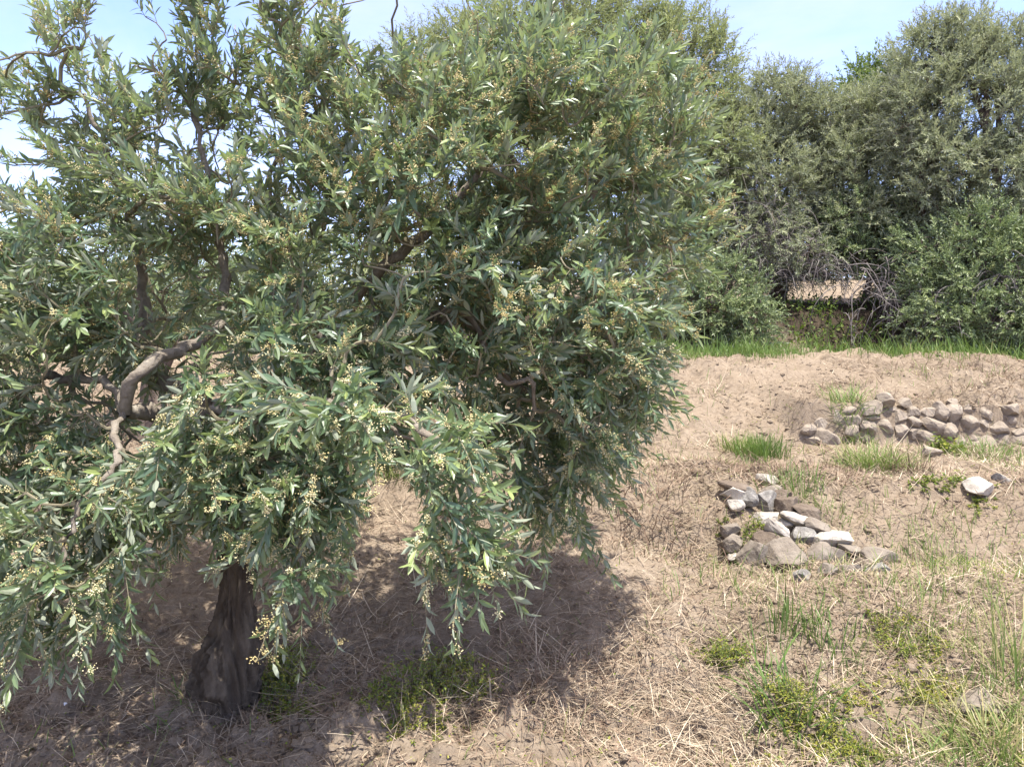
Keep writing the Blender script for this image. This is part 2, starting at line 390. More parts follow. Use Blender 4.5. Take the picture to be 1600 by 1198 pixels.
# ---- the near olive tree
base = G(352, 1078)
print('olive base', base)
def near_olive():
    T0 = base[1]
    root = empty('olive_tree', tuple(base), 'nearest and largest olive tree, in cream blossom, with a dark burled trunk', 'tree', 'olive trees')
    o = np.array(base)
    tp = [P(352, 1096, T0), P(357, 1040, T0), P(361, 1005, T0), P(368, 945, T0), P(374, 890, T0), P(364, 835, T0), P(356, 780, T0), P(338, 700, T0), P(320, 640, T0)]
    tr = np.array([44, 44, 38, 25, 26, 25, 23, 21, 20]) * T0 / F
    path = smooth_path(tp, 150)
    arc = np.concatenate([[0], np.cumsum(np.linalg.norm(np.diff(np.array(tp), axis=0), axis=1))])
    rad = np.interp(np.linspace(0, 1, 150), arc / arc[-1], tr)
    lumps = [(P(318, 1035, T0 - .12), .075, .065), (P(402, 1015, T0 - .12), .07, .06), (P(335, 1080, T0 - .14), .05, .035), (P(412, 1060, T0 - .05), .05, .03), (P(300, 1075, T0 - .03), .05, .03), (P(372, 985, T0 - .12), .035, .02)]
    V, Q = displaced_trunk(path, rad, 110, .42, lumps)
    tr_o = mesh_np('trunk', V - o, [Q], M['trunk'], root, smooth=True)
    sk = Skel()
    main = sk.add(smooth_path(tp[4:], 14), -1, 1)
    limbs = []
    def limb(pts, r0, r1, start=None, n=26):
        pp = [P(*q) for q in pts]
        if start is not None: pp = [sk.p[start]] + pp
        path = smooth_path(pp, n)
        path[1:-1] += rng.normal(size=(n - 2, 3)) * .006
        k = int(np.argmin(np.linalg.norm(sk.p - path[0], axis=1)))
        ids = sk.add(path[1:], k, 1)
        r = np.linspace(r0, r1, n) * (1 + .12 * rng.normal(size=n))
        limbs.append((path, r)); return ids
    fork = main[-1]; f2 = main[-4]
    T = T0
    a = limb([(290, 648, T - .05), (240, 642, T - .12), (195, 640, T - .25)], .034, .026, fork, 14)
    b = limb([(203, 600, T - .32), (225, 577, T - .3), (262, 555, T - .22), (300, 540, T - .1), (345, 505, T), (352, 440, T + .1), (345, 380, T + .15), (325, 280, T + .2), (305, 185, T + .2), (278, 130, T + .2)], .025, .010, a[-1], 44)
    limb([(180, 606, T - .2), (140, 592, T - .15), (90, 588, T - .1), (20, 560, T), (-60, 500, T)], .018, .008, a[-1])
    limb([(178, 680, T - .4), (184, 720, T - .5), (120, 800, T - .6), (90, 900, T - .65)], .014, .006, a[-1])
    c = limb([(380, 640, T), (440, 595, T + .1), (520, 510, T + .15), (600, 418, T - .1), (662, 370, T - .1), (760, 260, T - .1), (840, 150, T), (880, 60, T)], .034, .009, fork, 40)
    e = limb([(430, 650, T + .1), (540, 600, T + .2), (640, 540, T + .1), (690, 488, T - .05), (742, 505, T - .05), (768, 570, T - .05), (790, 600, T - .08), (830, 588, T - .1), (836, 640, T - .05)], .030, .008, f2, 40)
    limb([(790, 460, T + .1), (870, 370, T + .1), (950, 270, T + .1), (1010, 180, T + .15)], .02, .007, e[20])
    limb([(860, 520, T + .3), (960, 470, T + .4), (1060, 420, T + .5)], .016, .006, e[22])
    limb([(850, 640, T + .3), (890, 720, T + .35), (900, 790, T + .4)], .012, .005, e[-8])
    d = limb([(380, 640, T - .3), (470, 630, T - .6), (590, 640, T - .8), (690, 690, T - .92), (668, 740, T - .92), (680, 840, T - .95), (712, 910, T - .95)], .020, .004, fork, 34)
    limb([(700, 730, T - .9), (712, 840, T - .9), (735, 920, T - .92)], .007, .003, d[18])
    limb([(400, 700, T - .4), (450, 780, T - .55), (470, 880, T - .6), (460, 960, T - .6)], .012, .004, f2)
    limb([(270, 700, T - .4), (290, 780, T - .5)], .01, .004, f2, 12)
    limb([(230, 560, T + .15), (226, 470, T + .2), (215, 380, T + .2), (175, 260, T + .15), (130, 150, T + .1)], .032, .008, fork, 40)
    limb([(200, 340, T + .1), (225, 315, T + .0), (270, 310, T - .1), (330, 340, T - .15)], .014, .006, int(np.argmin(np.linalg.norm(sk.p - P(220, 390, T + .2), axis=1))))
    limb([(420, 300, T + .1), (470, 190, T + .1), (490, 80, T + .1)], .018, .006, int(np.argmin(np.linalg.norm(sk.p - P(440, 595, T + .1), axis=1))))
    for path, r in limbs:
        V, Q = tubes([path - o], [r], 10)
        V = V + (noise2(V[:, 0] * 30 + V[:, 2] * 11, V[:, 1] * 30 + V[:, 2] * 17, 31)[:, None] * .008)
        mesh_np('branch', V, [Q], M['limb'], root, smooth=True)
    # sawn-off stub at the fork
    V, Q = tubes([np.array([P(322, 650, T - .02), P(320, 630, T - .05), P(318, 620, T - .06)]) - o], [np.array([.03, .029, .027])], 12)
    cap = np.array([V[-12:].mean(0)]); V = np.concatenate([V, cap]); n = len(V) - 1
    mesh_np('sawn_stub', V, [Q, np.array([[n - 12 + k, n - 12 + (k + 1) % 12, n] for k in range(12)])], M['limb'], root)

    bl = [pb(110, 150, 3.1, 150, 120, .35, .85), pb(60, 60, 3.1, 70, 60, .25, .6), pb(40, 190, 3.1, 60, 60, .25, .6), pb(130, 60, 3.15, 60, 50, .25, .5), pb(90, 300, 3.0, 110, 70, .35, .4), pb(60, 420, 2.8, 150, 110, .4, .9), pb(60, 560, 2.8, 150, 130, .45, 1.1),
          pb(50, 700, 2.75, 120, 110, .4, 1.1), pb(120, 820, 2.65, 130, 100, .35, 1.3), pb(95, 905, 2.6, 100, 75, .25, 1.2), pb(300, 300, 3.2, 150, 170, .45, 1.1), pb(330, 110, 3.25, 110, 90, .35, .6),
          pb(300, 40, 3.2, 70, 70, .25, .6), pb(470, 90, 3.2, 120, 90, .4, .75), pb(560, 190, 3.1, 150, 120, .45, .9), pb(450, 380, 3.0, 170, 140, .5, 1), pb(240, 560, 3.2, 140, 90, .35, .7), pb(460, 610, 2.75, 190, 130, .45, 1.15),
          pb(320, 690, 2.6, 100, 60, .25, 1.1), pb(410, 750, 2.6, 100, 60, .22, 1.5), pb(300, 760, 2.75, 60, 45, .2, 1.2), pb(240, 760, 2.7, 60, 50, .2, 1.2), pb(520, 780, 2.5, 40, 80, .15, 1.3), pb(560, 630, 2.2, 110, 40, .14, 1.6), pb(690, 680, 2.1, 50, 40, .1, 1.3), pb(460, 790, 2.5, 75, 90, .2, 1.2), pb(470, 880, 2.42, 42, 65, .12, 1.3), pb(690, 740, 2.12, 50, 80, .1, 1.3), pb(703, 845, 2.1, 52, 75, .1, 1.7), pb(560, 690, 2.6, 90, 80, .25, 1),
          pb(700, 290, 2.9, 200, 170, .5, 1.2), pb(660, 480, 2.85, 160, 150, .45, 1.2), pb(860, 230, 3.0, 190, 150, .5, 1.2), pb(780, 110, 3.3, 140, 80, .4, .6), pb(985, 200, 3.2, 105, 120, .4, 1), pb(850, 470, 3.0, 190, 150, .5, 1.15),
          pb(1030, 370, 3.3, 100, 100, .35, .9), pb(900, 630, 3.25, 110, 130, .35, 1.1), pb(850, 770, 3.3, 100, 70, .28, 1.1), pb(790, 640, 3.2, 110, 120, .35, 1), pb(960, 540, 3.2, 80, 110, .3, .9),
          pb(600, 400, 3.8, 300, 150, .35, .3), pb(250, 420, 3.8, 260, 120, .35, .25), pb(900, 330, 3.8, 180, 150, .35, .4), pb(160, 760, 2.9, 150, 80, .3, .8),
          pb(520, -70, 2.8, 300, 70, .5, .2), pb(820, -70, 2.9, 150, 60, .5, .15), pb(-160, 500, 2.9, 140, 300, .5, .6)]
    # openings in the crown through which the bare limbs show: (u, v, radius, depth of the limb)
    holes = [(180, 665, 26, T - .3), (190, 630, 26, T - .25), (207, 600, 26, T - .3), (228, 575, 26, T - .28), (262, 556, 24, T - .2), (295, 542, 20, T - .1), (140, 593, 14, T - .15), (100, 588, 14, T - .1),
             (630, 395, 30, T), (605, 420, 22, T), (656, 374, 22, T), (345, 420, 22, T + .12), (345, 385, 20, T + .15), (690, 490, 20, T), (745, 508, 18, T), (785, 598, 22, T), (825, 595, 20, T), (835, 630, 14, T),
             (305, 190, 14, T + .2), (222, 470, 18, T + .2), (220, 430, 18, T + .2), (318, 632, 20, T), (375, 900, 30, T), (365, 940, 34, T), (360, 985, 30, T), (350, 1040, 60, T), (390, 1040, 40, T), (215, 325, 16, T + .1), (260, 312, 14, T),
             (285, 910, 40, T), (290, 960, 40, T), (600, 830, 45, T + .3), (610, 760, 36, T + .3), (590, 900, 45, T), (560, 960, 40, T), (640, 960, 20, T),
             (212, 60, 30, 99), (225, 130, 16, 99), (185, 20, 26, 99), (15, 40, 40, 99), (15, 215, 20, 99), (25, 270, 20, 99), (575, 40, 34, 99), (640, 10, 40, 99), (255, 30, 20, 99), (290, 215, 18, 99), (700, 10, 40, 99), (370, 10, 16, 99)]
    def proj(q):
        r_ = q - CAM; s_, c_ = math.sin(PITCH), math.cos(PITCH)
        dz = r_[:, 1] * c_ - r_[:, 2] * s_; uy = r_[:, 1] * s_ + r_[:, 2] * c_
        return 800 + F * r_[:, 0] / dz, 599 - F * uy / dz, dz
    def blocked(q, k, far=-1):
        u_, v_, z_ = proj(q); m_ = np.zeros(len(q), bool)
        for hu, hv, hr, hd in holes:
            if hd > far: m_ |= ((u_ - hu) ** 2 + (v_ - hv) ** 2 < (hr * k) ** 2) & (z_ < hd + .02)
        return m_
    tg, _ = sample_blobs(bl, 1560)
    tg = tg[tg[:, 2] > H(tg[:, 0], tg[:, 1]) + .12]
    tg = tg[~blocked(tg, 1.1, 90)]
    paths = grow(sk, tg)
    rr = pipe_radii(sk, .0012, .0022, .5)
    Vt, Qt = tubes([sk.p[i] - o for i in paths], [np.minimum(rr[i], .012) for i in paths], 5)
    ctr = P(520, 420, 3.3)
    up = lambda e: float(np.interp(e[2], [.6, 1.2, 1.9, 2.6], [-.35, .05, .35, .8]))
    dr = lambda e: float(np.interp(e[2], [.6, 1.4, 2.4], [-.25, -.35, -.12]))
    p0, d0, Ls, g = crown_shoots(sk, paths, ctr, 3, .19, dr, up)
    mid_ = p0 + d0 * (Ls * .55)[:, None]
    ok = ~(blocked(mid_, 1.15) | blocked(p0 + d0 * Ls[:, None], 1.0))
    p0, d0, Ls, g = p0[ok], d0[ok], Ls[ok], g[ok]
    lv, stem = shoots(p0, d0, Ls, g, 10, .064, .0158, True, .46)
    kp = ~blocked(lv[0] + lv[1] * (lv[3] * .6)[:, None], .8); lv = tuple(a_[kp] for a_ in lv)
    lv[5][rng.random(len(lv[5])) < .04] = 1.0
    print('near leaves', len(lv[0]))
    V, fs, va = leaf_mesh(*lv[:3], lv[3], lv[4], True, lv[5])
    Vs, Qs = stems_mesh(stem - o, .0013)
    joined('foliage', [(V - o, fs, M['olive'], va), (Vt, [Qt], M['twig'], None), (Vs, [Qs], M['twig'], None)], root)
    # blossom sprays in the leaf axils
    S = len(p0); pick = np.nonzero(rng.random(S) < .54)[0]
    c_, v_ = [], []
    for s_ in pick:
        tone = rng.normal(.6, .2)
        if p0[s_][2] > 1.7: tone -= .32
        for k in rng.choice(np.arange(2, 11), rng.integers(3, 7), replace=False):
            ax = norm(rng.normal(size=3) + d0[s_] * .8); ln = rng.uniform(.018, .042); nb = rng.integers(20, 42)
            t = rng.random(nb)
            c_.append(stem[s_, k] + ax * (t * ln)[:, None] + rng.normal(0, .0062, (nb, 3)))
            v_.append(np.clip(tone + rng.normal(0, .18, nb), 0, 1))
    c_ = np.concatenate(c_); v_ = np.concatenate(v_); r_ = rng.uniform(.0013, .0031, len(c_))
    V = (c_ - o)[:, None] + OCT_V[None] * r_[:, None, None] * rng.uniform(.8, 1.2, (len(c_), 6, 1))
    mesh_np('blossom', V.reshape(-1, 3), [(OCT_F[None] + np.arange(len(c_))[:, None, None] * 6).reshape(-1, 3)], M['bud'], root, np.repeat(v_, 6))
    return root

def far_tree(name, label, cat, bu, bv, bd, blobs, mat, targets, per, L, leafL, leafW, trunk_r, group, nodes=13, shell=.25, varmean=.45, spread=.6, up=.35, droop=-.15, base_pt=None, nodetrunk=False, lean=0):
    b = base_pt if base_pt is not None else np.array([P(bu, bv, bd)[0], P(bu, bv, bd)[1], 0]); b = np.array(b, float)
    b[2] = float(H(b[0], b[1])) - .08
    root = empty(name, tuple(b), label, cat, group)
    w = np.array([q[2] for q in blobs]); ctr = (np.array([q[0] for q in blobs]) * w[:, None]).sum(0) / w.sum()
    zmin = min(q[0][2] - q[1][2] for q in blobs)
    top = ctr.copy(); top[2] = max(b[2] + .4, zmin * .5 + ctr[2] * .5)
    mid = (b + top) / 2 + rng.normal(size=3) * .08 * (top[2] - b[2])
    path = smooth_path([b, mid, top], 24)
    sk = Skel(); ids = sk.add(path, -1, 1)
    V, Q = displaced_trunk(path - b, np.linspace(trunk_r * 1.25, trunk_r * .7, 24), 20, .3)
    mesh_np('trunk', V, [Q], M['bark'], root, smooth=True)
    lp, lr = [], []
    for q in blobs:
        st = ids[int(rng.integers(10, 24))]
        p0 = sk.p[st]; e = q[0]
        pth = smooth_path([p0, p0 * .5 + e * .5 + rng.normal(size=3) * .1 * np.linalg.norm(e - p0), e], 9)
        k = sk.add(pth[1:], st, 1); lp.append(pth - b); lr.append(np.linspace(trunk_r * .5, trunk_r * .12, 9))
    for q, r in zip(lp, lr):
        V, Q = tubes([q], [r], 7); mesh_np('branch', V, [Q], M['bark'], root, smooth=True)
    tg, _ = sample_blobs(blobs, targets, shell)
    tg = tg[tg[:, 2] > H(tg[:, 0], tg[:, 1]) + .05]
    paths = grow(sk, tg)
    rr = pipe_radii(sk, .0025, .003)
    Vt, Qt = tubes([sk.p[i] - b for i in paths], [np.minimum(rr[i], trunk_r * .3) for i in paths], 4)
    p0, d0, Ls, g = crown_shoots(sk, paths, ctr, per, L, lambda e: droop, lambda e: up, spread)
    lv, stem = shoots(p0, d0, Ls, g, nodes, leafL, leafW, False, varmean)
    V, fs, va = leaf_mesh(*lv[:3], lv[3], lv[4], False, lv[5])
    joined('crown', [(V - b, fs, mat, va), (Vt, [Qt], M['bark'], None)], root)
    print(name, 'leaves', len(lv[0]))
    return root

near_olive()

# ---- a second olive behind it
far_tree('olive_tree', 'smaller olive tree half hidden behind the left side of the nearest olive tree', 'tree', 228, 600, 5.6,
    [pb(230, 350, 5.7, 110, 60, .45, .8), pb(120, 420, 5.7, 90, 60, .45, .8), pb(330, 430, 5.8, 110, 60, .5, .8), pb(430, 470, 5.9, 80, 70, .4, .8), pb(30, 470, 5.7, 90, 60, .4, .8), pb(230, 480, 5.9, 100, 60, .4, .6)],
    M['olive'], 330, 3, .26, .062, .014, .085, 'olive trees', nodes=12, varmean=.5)

# ---- trees at the back
OG = 'trees behind the grass strip'
far_tree('olive_tree', 'tall pale olive tree rising behind the top of the nearest tree', 'tree', 850, 480, 13.2,
    [pb(850, 60, 13.2, 110, 75, .9, 1), pb(960, 70, 13.3, 100, 80, .9, 1), pb(760, 90, 13, 100, 70, .9, 1), pb(690, 130, 13, 80, 80, .8, 1), pb(650, 110, 13.3, 60, 50, .6, .8), pb(900, 200, 12.8, 150, 120, 1.1, 1), pb(760, 260, 12.8, 140, 130, 1, 1),
     pb(820, 10, 13.3, 60, 40, .5, .8), pb(905, 20, 13.3, 50, 40, .5, .8), pb(850, 380, 12.8, 180, 90, .9, .9)],
    M['olive_yellow'], 1500, 4, .42, .085, .021, .16, OG)
far_tree('olive_tree', 'olive tree with a steep right edge beside the sky gap, right of the tallest crown', 'tree', 1080, 480, 13,
    [pb(1060, 90, 13, 70, 75, .8, 1), pb(1105, 130, 13, 50, 80, .7, 1), pb(1060, 210, 12.8, 90, 100, .9, 1), pb(1110, 250, 12.7, 60, 90, .8, 1), pb(1060, 350, 12.7, 90, 90, .8, 1), pb(1010, 60, 13.2, 60, 60, .7, .9), pb(1000, 300, 12.8, 90, 120, .8, .8)],
    M['olive_yellow'], 950, 4, .40, .085, .021, .13, OG)
far_tree('olive_tree', 'rounded grey green olive tree under the middle of the sky gap', 'tree', 1210, 480, 13.4,
    [pb(1210, 180, 13.2, 70, 70, .8, 1), pb(1160, 230, 13, 50, 80, .7, 1), pb(1260, 220, 13.2, 60, 80, .8, 1), pb(1190, 290, 12.7, 70, 70, .8, 1), pb(1270, 310, 13, 70, 70, .8, 1), pb(1215, 140, 13.3, 45, 32, .4, .8), pb(1290, 200, 13.8, 40, 60, .5, .8), pb(1160, 350, 12.8, 60, 70, .6, .8), pb(1230, 380, 13.2, 90, 60, .6, .9), pb(1190, 420, 13.4, 60, 50, .5, 1.1), pb(1200, 370, 12.1, 60, 55, .3, .5), pb(1260, 400, 11.9, 50, 30, .3, .5)],
    M['olive_far'], 1250, 4, .36, .08, .020, .13, OG)
far_tree('olive_tree', 'broad olive tree just left of the tall right hand tree', 'tree', 1370, 470, 13.2,
    [pb(1340, 220, 13, 60, 75, .8, 1), pb(1390, 190, 13.2, 60, 60, .8, 1), pb(1310, 280, 12.8, 50, 80, .8, 1), pb(1400, 280, 12.7, 80, 80, .8, 1), pb(1340, 350, 12.6, 70, 50, .8, 1), pb(1420, 370, 12.6, 70, 50, .8, 1), pb(1350, 290, 13.8, 100, 120, .5, 1), pb(1430, 440, 13.4, 60, 60, .5, 1), pb(1300, 400, 13.6, 60, 40, .4, .8), pb(1410, 450, 13.0, 55, 50, .4, 1.1)],
    M['olive_far'], 1250, 4, .36, .08, .020, .13, OG)
far_tree('olive_tree', 'tallest right hand olive tree, grey green and dark inside, against the right edge', 'tree', 1500, 480, 12,
    [pb(1500, 80, 12, 60, 50, .6, .9), pb(1450, 110, 12, 60, 60, .7, .9), pb(1560, 110, 12, 70, 60, .7, .9), pb(1440, 190, 11.8, 60, 70, .7, 1), pb(1530, 190, 11.8, 90, 80, .8, 1), pb(1620, 180, 12, 70, 100, .8, 1), pb(1480, 280, 11.7, 80, 70, .8, .8),
     pb(1580, 290, 11.7, 90, 80, .8, .9), pb(1640, 330, 11.8, 70, 90, .8, .9), pb(1480, 370, 12.4, 90, 80, .6, 1), pb(1590, 420, 12.2, 90, 90, .6, 1), pb(1490, 460, 12.6, 80, 60, .5, 1), pb(1540, 55, 12.1, 35, 30, .4, .7), pb(1470, 60, 12, 40, 35, .4, .7)],
    M['olive_far'], 1800, 4, .36, .08, .020, .17, OG, varmean=.5)
far_tree('tree', 'small bright green tree top showing far off in the sky gap', 'tree', 1370, 300, 22,
    [pb(1340, 130, 22, 20, 16, .5, .8), pb(1375, 112, 22, 22, 18, .5, .8), pb(1402, 130, 22, 22, 26, .6, .8), pb(1365, 160, 22, 45, 26, .8, .8)],
    M['bright'], 200, 3, .6, .14, .05, .15, OG, nodes=9, spread=.7)
far_tree('bush', 'dark bushes closing the view beyond the pale field', 'bush', 1290, 450, 21,
    [pb(1150, 425, 21, 60, 50, 1, 1), pb(1230, 425, 21, 60, 48, 1, 1), pb(1310, 428, 21.5, 60, 46, 1, 1), pb(1390, 425, 21, 60, 46, 1, 1), pb(1460, 390, 21, 60, 50, 1, 1), pb(1080, 400, 21, 60, 60, 1, 1)],
    M['shrub'], 420, 4, .6, .15, .06, .12, OG, nodes=9, shell=.1)
# bushes under them
BG = 'bushes along the shaded bank'
far_tree('bush', 'leafy green bush at the left end of the dark bank, beside the nearest tree', 'bush', 1150, 545, 11.3,
    [pb(1165, 500, 11.2, 50, 42, .4, 1), pb(1110, 490, 11.3, 50, 45, .4, 1), pb(1060, 460, 11.5, 50, 60, .5, 1), pb(1140, 440, 11.5, 55, 40, .4, .9), pb(1180, 540, 11.1, 35, 20, .3, .8)],
    M['shrub'], 330, 4, .26, .06, .022, .05, BG, nodes=10)
far_tree('bush', 'pale green bush hanging over the pale gap in the dark bank', 'bush', 1345, 470, 12.6,
    [pb(1330, 385, 12.2, 60, 35, .4, 1), pb(1390, 375, 12.2, 60, 35, .4, 1), pb(1360, 340, 12.3, 80, 40, .5, 1), pb(1400, 420, 12.0, 40, 25, .35, .8)],
    M['shrub'], 260, 4, .26, .06, .022, .05, BG, nodes=10)
far_tree('bush', 'largest light green bush at the right end of the bank', 'bush', 1530, 545, 10.8,
    [pb(1520, 420, 10.8, 80, 55, .5, 1), pb(1590, 400, 10.8, 70, 60, .5, 1), pb(1470, 450, 10.8, 60, 50, .45, 1), pb(1560, 490, 10.6, 80, 60, .5, 1), pb(1470, 510, 10.7, 60, 45, .4, 1), pb(1640, 480, 10.6, 60, 80, .5, 1), pb(1540, 360, 11.0, 60, 40, .5, 1), pb(1440, 395, 11.2, 45, 40, .4, .8)],
    M['shrub'], 620, 4, .28, .066, .022, .06, BG, nodes=10)
# low growth behind the near tree on the left
far_tree('bush', 'dark green bush glimpsed behind the nearest tree, far left', 'bush', 60, 540, 11.5,
    [pb(0, 480, 11.5, 120, 60, .7, 1), pb(140, 470, 11.5, 110, 60, .7, 1), pb(60, 430, 11.8, 110, 40, .6, .8)], M['shrub'], 420, 4, .34, .075, .026, .07, 'bushes behind the nearest tree', nodes=10)
far_tree('bush', 'yellow green bush glimpsed behind the middle of the nearest tree', 'bush', 440, 540, 11.3,
    [pb(380, 470, 11.3, 110, 70, .7, 1), pb(520, 450, 11.3, 110, 80, .7, 1), pb(450, 410, 11.5, 100, 50, .6, .8), pb(640, 440, 11.5, 90, 80, .7, 1), pb(270, 470, 11.5, 80, 50, .6, .9)], M['olive_yellow'], 600, 4, .34, .075, .026, .08, 'bushes behind the nearest tree', nodes=10)

# ---- arching dead canes hanging in front of the bank
def bramble(name, label, spots, n, rad, loc, seed, mat='cane', thin=.004):
    r = np.random.default_rng(seed)
    b = np.array(loc); root = empty(name, tuple(b), label, 'bramble', 'dead brambles on the bank')
    paths, rs = [], []
    for k in range(n):
        c, R = spots[r.integers(len(spots))]
        p = c + r.normal(size=3) * R * .5
        d = norm(r.normal(size=3) * [1, .6, .5] + [0, -.2, .5]); Lk = r.uniform(.3, 1.0) * rad
        m = 12; pts = [p]; turn = norm(r.normal(size=3) * [.6, .3, .4] + [0, 0, -1.3]) * r.uniform(.16, .42)
        for q in range(m):
            d = norm(d + turn + r.normal(size=3) * .10); p = p + d * Lk / m; pts.append(p)
        pts = np.array(pts); paths.append(pts - b); rs.append(np.linspace(thin * 1.4, thin * .5, m + 1) * r.uniform(.6, 1.4))
        for _ in range(r.integers(1, 5)):      # side twigs
            i0 = r.integers(3, m); q = pts[i0]; dd = norm(r.normal(size=3) + [0, 0, -.3]); sub = [q]
            for _ in range(5): dd = norm(dd + r.normal(size=3) * .25 + turn * .5); q = q + dd * Lk * .05; sub.append(q)
            paths.append(np.array(sub) - b); rs.append(np.linspace(thin * .7, thin * .3, 6))
    V, Q = tubes(paths, rs, 5)
    mesh_np('cane', V, [Q], M[mat], root, smooth=True)
def R3(u, v, d, a, bz): return (P(u, v, d), np.array([a * d / F, .25, bz * d / F]))
bramble('bramble', 'purple grey dead twigs matted under the rounded olive tree, left of the pale gap', [R3(1190, 360, 12.1, 60, 55), R3(1240, 380, 12.0, 60, 50), R3(1210, 420, 12.0, 70, 35), R3(1290, 415, 11.9, 40, 25), R3(1170, 330, 12.2, 40, 60)], 380, .75, G(1215, 470), 5, thin=.0038)
bramble('bramble', 'bare grey canes arching down in loops over the dark bank', [R3(1350, 430, 11.5, 45, 25), R3(1400, 430, 11.3, 45, 30), R3(1430, 420, 11.2, 35, 30), R3(1370, 460, 11.4, 40, 30), R3(1420, 480, 11.1, 40, 25)], 62, 1.15, G(1380, 530), 6, thin=.0062)
bramble('bramble', 'thin grey canes poking from the light green bush at the right edge', [R3(1590, 470, 10.5, 35, 40), R3(1480, 480, 10.6, 40, 40), R3(1560, 440, 10.5, 40, 30)], 60, .7, G(1560, 545), 8, thin=.005)

# ------------------------------------------------------------------ stones
def ico(sub):
    import bmesh
    bm = bmesh.new(); bmesh.ops.create_icosphere(bm, subdivisions=sub, radius=1)
    v = np.array([q.co[:] for q in bm.verts]); f = np.array([[w.index for w in q.verts] for q in bm.faces]); bm.free(); return v, f
ICO4, ICO4F = ico(4)
def stone_verts(sz, roll, seed, cuts=11, angular=.60):
    r = np.random.default_rng(seed)
    v = ICO4.copy()
    for k in range(cuts):
        n = norm(r.normal(size=3)); d = r.uniform(angular - .12, angular + .18)
        e = v @ n - d; v = v - np.outer(np.maximum(e, 0), n)
    v = v / np.max(np.abs(v), axis=0)
    nz = .05 * noise2(v[:, 0] * 3 + seed, v[:, 1] * 3 + v[:, 2] * 2.3, seed) + .03 * noise2(v[:, 0] * 8 + v[:, 2] * 6, v[:, 1] * 8 + seed, seed + 1) + .015 * noise2(v[:, 0] * 22 + v[:, 2] * 16, v[:, 1] * 20 + seed, seed + 2)
    v = v * (1 + nz[:, None] * 1.4)
    a = r.normal(0, .25); v[:, 0] += v[:, 2] * a * .3
    v = v * np.array(sz)
    c, s = math.cos(roll), math.sin(roll)
    return np.stack([v[:, 0] * c - v[:, 2] * s, v[:, 1], v[:, 0] * s + v[:, 2] * c], -1)
def stone(name, u, v, w, h, mat, label, seed, roll=0, group=None, cat='stone', parent=None, d=None, push=.55, depth=1.0, angular=.60, o=None, grow_=1.52):
    c = P(u, v, d) if d else G(u, v)
    dd = c[1]; sz = np.array([w / 2 * dd / F, depth * (w + h) / 4 * dd / F, h / 2 * dd / F]) * grow_
    c = c + np.array([0, -push * sz[1], .22 * sz[2]]) * (0 if d else 1)
    vv = stone_verts(sz, roll, seed, angular=angular)
    if parent is not None:
        return mesh_np(name, vv + c - o, [ICO4F], M[mat], parent)
    ob = mesh_np(name, vv + c, [ICO4F], M[mat], origin=c)
    return tag(ob, label, cat, group)

